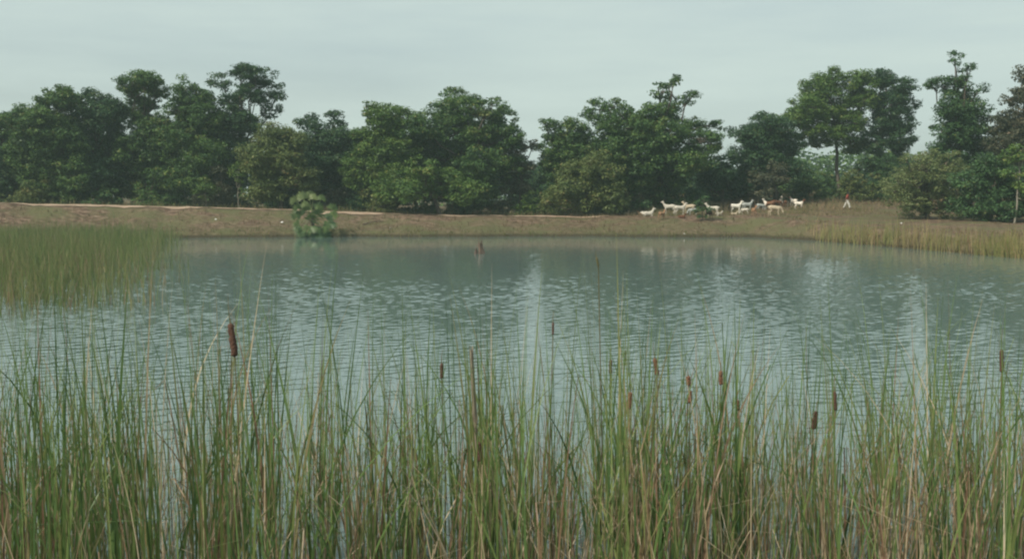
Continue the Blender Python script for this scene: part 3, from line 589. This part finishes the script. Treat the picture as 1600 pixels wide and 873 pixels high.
# heading: 0 faces right, 180 left, -90 towards the camera
GO = [(960, 335, 'standing', 20, .8, 'grey', 'thin pale grey goat at the far left of the herd'),
 (979, 336, 'lying', -60, .65, 'cream', 'small cream kid lying between the thin grey goat and the big lying white goat'),
 (1001, 336, 'lying', 200, .55, 'tan', 'small brown kid lying behind the tail of the big lying white goat'),
 (1011, 338, 'lying', 8, 1.15, 'white', 'big white goat lying down with its head raised to the right'),
 (1034, 343, 'looking', 40, .8, 'tan', 'tan goat standing lowest on the slope, in front of the white goats'),
 (1046, 335, 'standing', 176, 1.1, 'white', 'white goat standing tall facing left with its head up'),
 (1062, 336, 'standing', 8, 1.05, 'white', 'white goat facing right, back to back with the one facing left'),
 (1065, 341, 'lying', -30, .7, 'brown', 'brown kid lying in front of the two white goats standing back to back'),
 (1077, 334, 'standing', 172, 1.05, 'cream', 'cream goat left of the small dark shrub, facing left'),
 (1082, 336, 'grazing', 190, .75, 'grey', 'small greyish goat in front of the cream goat beside the small dark shrub'),
 (1114, 338, 'standing', 165, 1.1, 'white', 'white goat just right of the small dark shrub with its head up'),
 (1107, 342, 'looking', 210, .8, 'pale_face', 'dark brown goat with a pale face in front of the small dark shrub'),
 (1123, 336, 'lying', 5, .6, 'white', 'tiny white kid lying right of the white goat by the shrub'),
 (1149, 334, 'standing', 6, 1.1, 'rear_dark', 'white goat with a dark rump facing right, in the middle of the herd'),
 (1147, 336, 'lying', 0, .55, 'cream', 'tiny cream kid lying under the white goat with the dark rump'),
 (1164, 335, 'grazing', 150, .7, 'white', 'small white kid with its head down right of the goat with the dark rump'),
 (1167, 330, 'standing', 10, 1.0, 'grey', 'grey goat standing behind the small white kid'),
 (1178, 337, 'looking', -85, .85, 'tan', 'tan goat facing the camera in the middle of the herd'),
 (1188, 329, 'grazing', 15, .8, 'grey', 'small blue grey goat behind the tan goat that faces the camera'),
 (1201, 328, 'looking', 150, 1.0, 'brown_white', 'brown and white goat behind the cream grazing goat'),
 (1210, 337, 'grazing', -6, 1.15, 'cream', 'cream goat grazing with its head to the right, right of the middle'),
 (1213, 326, 'grazing', 12, 1.0, 'brown', 'dark brown goat grazing behind the cream grazing goat'),
 (1220, 323, 'standing', -95, .95, 'white', 'white goat seen from the front at the back of the herd'),
 (1228, 324, 'grazing', 60, .85, 'brown_white', 'brown goat with a white front near the right end of the herd'),
 (1240, 323, 'looking', 120, .9, 'head_brown', 'white goat with a brown head, second from the right'),
 (1248, 327, 'standing', -20, .9, 'head_brown', 'white goat with a brown head at the right end of the herd')]
for g in GO: goat(*g)

def person():
    p = ground_at(1323, 327.5, 96, 120)
    root = tag(empty('person', p, R(-15), 1.0), 'person in a red shirt and pale trousers walking behind the goats', 'person')
    # forward +X
    head = (.10, 0, 1.50)
    V = [(0, 0, .88, .13, .10), (.02, 0, 1.05, .12, .09), (.05, 0, 1.22, .145, .10), (.06, 0, 1.34, .09), (.08, 0, 1.41, .05), (.10, 0, 1.50, .085), (.11, 0, 1.58, .075)]
    E = [(0, 1), (1, 2), (2, 3), (3, 4), (4, 5), (5, 6)]
    def add(par, pts):
        i = par
        for q in pts: V.append(q); E.append((i, len(V) - 1)); i = len(V) - 1
    for s, st in ((-1, .28), (1, -.26)):
        add(3, [(.05, s * .17, 1.32, .055), (.05 - st * .5, s * .21, 1.08, .042), (.10 - st * .9, s * .20, .86, .03), (.12 - st, s * .20, .77, .028)])
        add(0, [(0, s * .09, .84, .085), (st * .6 + .03, s * .11, .47, .06), (st * 1.05 - .03, s * .11, .10, .038), (st * 1.05 + .10, s * .11, .035, .034)])
    body = bpy.data.objects.new('body', skin_mesh('body', V, E)); body.data.materials.append(M['skin']); col.objects.link(body); body.parent = root
    Vs = [(0, 0, .86, .16, .13), (.02, 0, 1.05, .145, .115), (.05, 0, 1.22, .165, .12), (.06, 0, 1.35, .10)]; Es = [(0, 1), (1, 2), (2, 3)]
    for s, st in ((-1, .28), (1, -.26)):
        k = len(Vs); Vs += [(.05, s * .17, 1.31, .072), (.05 - st * .5, s * .21, 1.08, .062)]; Es += [(3, k), (k, k + 1)]
    o = bpy.data.objects.new('shirt', skin_mesh('shirt', Vs, Es)); o.data.materials.append(M['shirt']); col.objects.link(o); o.parent = root
    Vs = [(0, 0, .90, .155, .125)]; Es = []
    for s, st in ((-1, .28), (1, -.26)):
        k = len(Vs); Vs += [(0, s * .09, .82, .11), (st * .6 + .03, s * .11, .47, .09), (st * 1.05 - .02, s * .11, .14, .07)]; Es += [(0, k), (k, k + 1), (k + 1, k + 2)]
    o = bpy.data.objects.new('trousers', skin_mesh('trousers', Vs, Es)); o.data.materials.append(M['trousers']); col.objects.link(o); o.parent = root
    o = bpy.data.objects.new('hair', skin_mesh('hair', [(.07, 0, 1.54, .09), (.09, 0, 1.60, .085), (.05, 0, 1.50, .07)], [(0, 1), (0, 2)])); o.data.materials.append(M['hair']); col.objects.link(o); o.parent = root
person()

# ------------------------------------------------------------------ foreground reeds
ZN = [(-999, 430, 'left part'), (430, 800, 'middle left part'), (800, 1180, 'middle right part'), (1180, 3000, 'right part')]
def zone(px):
    for a, b, nme in ZN:
        if a <= px < b: return nme
def reed_plant(px, d, tipy, kind, r, nb=None, lab=None, wid=1.0):
    tip = at(px, tipy, d); base = np.array([tip[0], d, -.25]); H = tip[2] + .25
    nb = nb or int(r.integers(5, 10))
    B = np.stack([r.normal(0, .05, nb), r.normal(0, .05, nb), np.zeros(nb)], 1)
    hs = H * np.concatenate([[1.02], r.uniform(.68, 1.0, nb - 1)])
    if kind == 'green': tn = np.clip(r.normal(.28, .17, nb), 0, .62); kp = .10
    else: tn = np.clip(r.normal(.84, .08, nb), .62, 1); kp = .35
    k = r.random(nb) < .14
    tn = np.where(k, 1.05 - tn, tn); tn = np.clip(tn, 0, 1)
    lean = np.abs(r.normal(0, .065, nb)); lean[0] *= .5
    V, Fq, T = blade_set(B, hs, wid * r.choice([.009, .013, .018, .024], nb) * r.uniform(.85, 1.15, nb), .10, .34, kp, tn, 9, r, True)
    o = mesh_obj('reed_plant', V, Fq, M['reed'], attrs={'tint': T}, loc=base)
    z = zone(px)
    if lab: tag(o, 'tall reed plant rising above its neighbours in the %s of the near water' % z, 'reed', 'tallest reeds in the %s of the near water' % z)
    elif kind == 'green': tag(o, 'green reed plant with upright blades in the %s of the near water' % z, 'reed', 'green reeds in the %s of the near water' % z)
    else: tag(o, 'dry straw coloured reed plant in the %s of the near water' % z, 'reed', 'dry reeds in the %s of the near water' % z)
    return o
r = np.random.default_rng(2024)
env = lambda px: np.interp(px, [-60, 100, 250, 330, 450, 560, 700, 850, 1000, 1140, 1220, 1330, 1400, 1500, 1660], [470, 465, 450, 425, 435, 475, 485, 470, 465, 460, 530, 505, 465, 490, 485])
cl = [(-70 + 1740 * (i + r.random()) / 70, r.uniform(7.4, 12.2)) for i in range(70)]
for i in range(232):
    c_ = cl[int(r.integers(0, 70))] if r.random() < .72 else (r.uniform(-70, 1670), r.uniform(7.4, 12.2)); px = c_[0] + r.normal(0, 13); d = float(np.clip(c_[1] + r.normal(0, .35), 7.2, 12.6))
    tipy = env(px) - 62 + abs(r.normal(0, 62)) - 25 * (r.random() < .3)
    dry = r.random() < np.interp(px, [0, 500, 900, 1200, 1600], [.10, .15, .32, .30, .25])
    if dry: tipy += r.uniform(20, 130)
    reed_plant(px, d, tipy, 'dry' if dry else 'green', r)
# outstanding tall plants, by where their tips show
for px, ty, d, nb, wd in [(317, 385, 8.2, 2, 1), (420, 398, 8.6, 4, 1.1), (150, 395, 8.0, 5, 1.6), (158, 420, 8.3, 3, 1.5), (25, 405, 8.4, 3, 1.2), (480, 375, 8.0, 1, .8), (486, 378, 8.0, 1, .7), (612, 440, 9.2, 3, 1), (455, 450, 8.4, 4, 1.1), (775, 448, 9, 3, 1),
                          (940, 372, 8.6, 2, .7), (966, 378, 8.4, 1, .8), (1003, 378, 8.5, 2, .7), (1140, 425, 8.4, 4, 1.3), (1152, 455, 8.6, 4, 1.1), (995, 465, 8.8, 4, 1.2), (1048, 478, 9, 4, 1), (840, 420, 9, 2, .7), (1385, 500, 9, 6, 1.1), (1452, 450, 9.2, 2, .7),
                          (1596, 430, 8, 4, 1.1), (1230, 480, 9.3, 2, .7), (340, 440, 7.6, 6, 1.5), (72, 470, 7.8, 5, 1.7), (90, 500, 7.6, 5, 1.6), (240, 450, 8.2, 4, 1.2), (1022, 500, 8.4, 7, 1.5)] + [(float(r.uniform(0, 1600)), float(r.uniform(410, 500)), float(r.uniform(7.8, 10)), 2, .55) for _ in range(38)]:
    reed_plant(px, d, ty, 'green' if px not in (317,) else 'dry', r, nb + 1, wid=min(1.35, wd * 1.3), lab='tall')
# thicket of thinner blades and fallen straw between the plants
def thicket(name, n, seed, tip_lo, tip_hi, tint, wid, kink, bend, label, lean=.09, pxp=None):
    r = np.random.default_rng(seed)
    px = r.uniform(-90, 1690, n) if pxp is None else r.choice(1700, n, p=pxp) - 50 + r.random(n); d = r.uniform(7.3, 12.8, n)
    ty = r.uniform(tip_lo, tip_hi, n); B = []; H = []
    for a, b, c in zip(px, d, ty):
        q = at(a, c, b); B.append((q[0], b, -.25)); H.append(max(.4, q[2] + .25))
    V, Fq, T = blade_set(np.array(B), np.array(H), wid * r.uniform(.6, 1.5, n), lean, bend, kink, np.clip(tint(r, n), 0, 1), 8, r)
    tag(mesh_obj(name, V, Fq, M['reed'], attrs={'tint': T}), label, 'reeds', kind='stuff')
w_ = np.interp(np.arange(1700) - 50, [0, 400, 800, 1000, 1200, 1600], [1.1, 1.0, 1.2, 1.6, 1.4, 1.2]); w_ /= w_.sum()
thicket('green_reed_thicket', 950, 41, 450, 780, lambda r, n: r.normal(.36, .18, n), .0125, .14, .3, 'thin green reed blades filling the near water')
thicket('dry_reed_thicket', 2300, 42, 520, 900, lambda r, n: r.normal(.86, .08, n), .0082, .5, .6, 'tangle of dry bent reed blades low in the near water', .13, w_)
thicket('straw_stems', 800, 43, 590, 880, lambda r, n: r.normal(.94, .05, n), .0115, .7, 1.1, 'pale broken straw stems among the near reeds', .12, w_)

def cattail(px, top, ln, wd, d, lab, mat='spike', leanx=0.0, stem_h=1.0):
    r = np.random.default_rng(int(px * 7 + top))
    a = at(px, top, d); b = at(px + leanx, top + ln, d)
    base = np.array([b[0] + (b[0] - a[0]) * 1.2, d, -.25]); a, b = a - base, b - base
    root = tag(empty('cattail', base), lab, 'cattail')
    ax = a - b; L_ = np.linalg.norm(ax); rad = wd * d / F / 2 * .85
    ts = [0, .03] + list(np.linspace(.08, .92, 12)) + [.97, 1]; pts = [b + ax * t + np.array([r.normal(0, rad * .08), 0, 0]) for t in ts]; rr = [rad * q * r.uniform(.9, 1.12) for q in [.35, .8] + [1] * 11 + [.9] + [.7, .3]]
    mesh_obj('flower_spike', *tube(pts, rr, 10), M[mat], root, smooth_=True)
    mesh_obj('stem', *tube([(0, 0, 0), b * .5 + np.array([r.normal(0, .02), 0, 0]), b], [.006, .005, .004], 6), M['stem'], root)
    mesh_obj('spike_tip', *tube([a, a + ax * .45, a + ax * .9 + np.array([.01, 0, 0])], [.004, .003, .001], 5), M['stem'], root)
    nb = 5; B = np.stack([r.normal(0, .03, nb), r.normal(0, .03, nb), np.zeros(nb)], 1)
    V, Fq, T = blade_set(B, b[2] * r.uniform(.75, 1.1, nb), r.uniform(.012, .02, nb), .05, .15, .1, np.clip(r.normal(.4, .2, nb), 0, 1), 9, r)
    mesh_obj('leaves', V, Fq, M['reed'], root, {'tint': T})
CT = [(360, 505, 52, 12, 7.0, 'largest dark brown cattail head, standing high at the left', 'spike', 7), (690, 567, 24, 6, 9.5, 'slim dark cattail head left of the weathered stake', 'spike', 0),
 (954, 561, 23, 6, 9.6, 'slim brown cattail head, leftmost of the central right group', 'spike', 0), (1023, 559, 27, 8, 9, 'dark rust cattail head beside the broad green clump', 'spike_rust', 4),
 (1075, 587, 15, 8, 9, 'short cattail head directly above another one', 'spike_rust', 1), (1078, 609, 20, 7, 9, 'short rusty cattail head directly below another one', 'spike_rust', 0),
 (985, 612, 26, 8, 8.8, 'frayed orange brown cattail head, lowest of the central right group', 'spike_rust', -2), (1126, 579, 22, 7, 9, 'bright rust cattail head left of the tallest central blades', 'spike_rust', 0),
 (1152, 624, 17, 7, 9, 'small rust cattail head low beside pale broken straw', 'spike_rust', 0), (1275, 642, 28, 9, 8.6, 'dark cattail head leaning to the left, lower one of the right pair', 'spike', -4),
 (1304, 611, 30, 7, 8.6, 'dark upright cattail head, upper one of the right pair', 'spike', 1), (1565, 546, 36, 7, 8.6, 'slim brown cattail head near the right edge', 'spike', 0),
 (864, 503, 20, 4, 9.5, 'thin faded cattail head above the middle reeds', 'spike', 0), (932, 402, 14, 4, 9, 'small pale brown seed head highest over the open water', 'stem', 3),
 (748, 690, 30, 8, 8.5, 'old shaggy cattail head low below the weathered stake', 'spike', 2)]
for c in CT: cattail(c[0], c[1], c[2], c[3], c[4], c[5], c[6], c[7])
# weathered stake
r = np.random.default_rng(9); a = at(736, 546, 9.2); b = at(742, 640, 9.2)
base = np.array([b[0] + (b[0] - a[0]) * 2.6, 9.2, -.3]); Hs = a[2] + .3
Vp, Fp = jagged(r, Hs, .027, 9, 12, lean=(a[0] - base[0], 0), jag=.12)
tag(mesh_obj('wooden_stake', Vp, Fp, M['post'], loc=base), 'weathered brown wooden stake standing among the middle reeds', 'stake')

# ------------------------------------------------------------------ haze
HZ = .0006
m, n, l, out = newmat('haze'); pvn = n.new('ShaderNodeVolumePrincipled'); pvn.inputs['Color'].default_value = (.72, .90, .90, 1); pvn.inputs['Density'].default_value = HZ; pvn.inputs['Anisotropy'].default_value = .2
l.new(pvn.outputs[0], out.inputs['Volume'])
x0, x1, y0, y1, z0, z1 = -310, 310, -70, 430, -2, 24
V = [(x, y, z) for z in (z0, z1) for y in (y0, y1) for x in (x0, x1)]
tag(mesh_obj('haze', V, [(0, 2, 3, 1), (4, 5, 7, 6), (0, 1, 5, 4), (2, 6, 7, 3), (0, 4, 6, 2), (1, 3, 7, 5)], m), 'thin pale haze over the pond and wood', 'haze', kind='stuff')
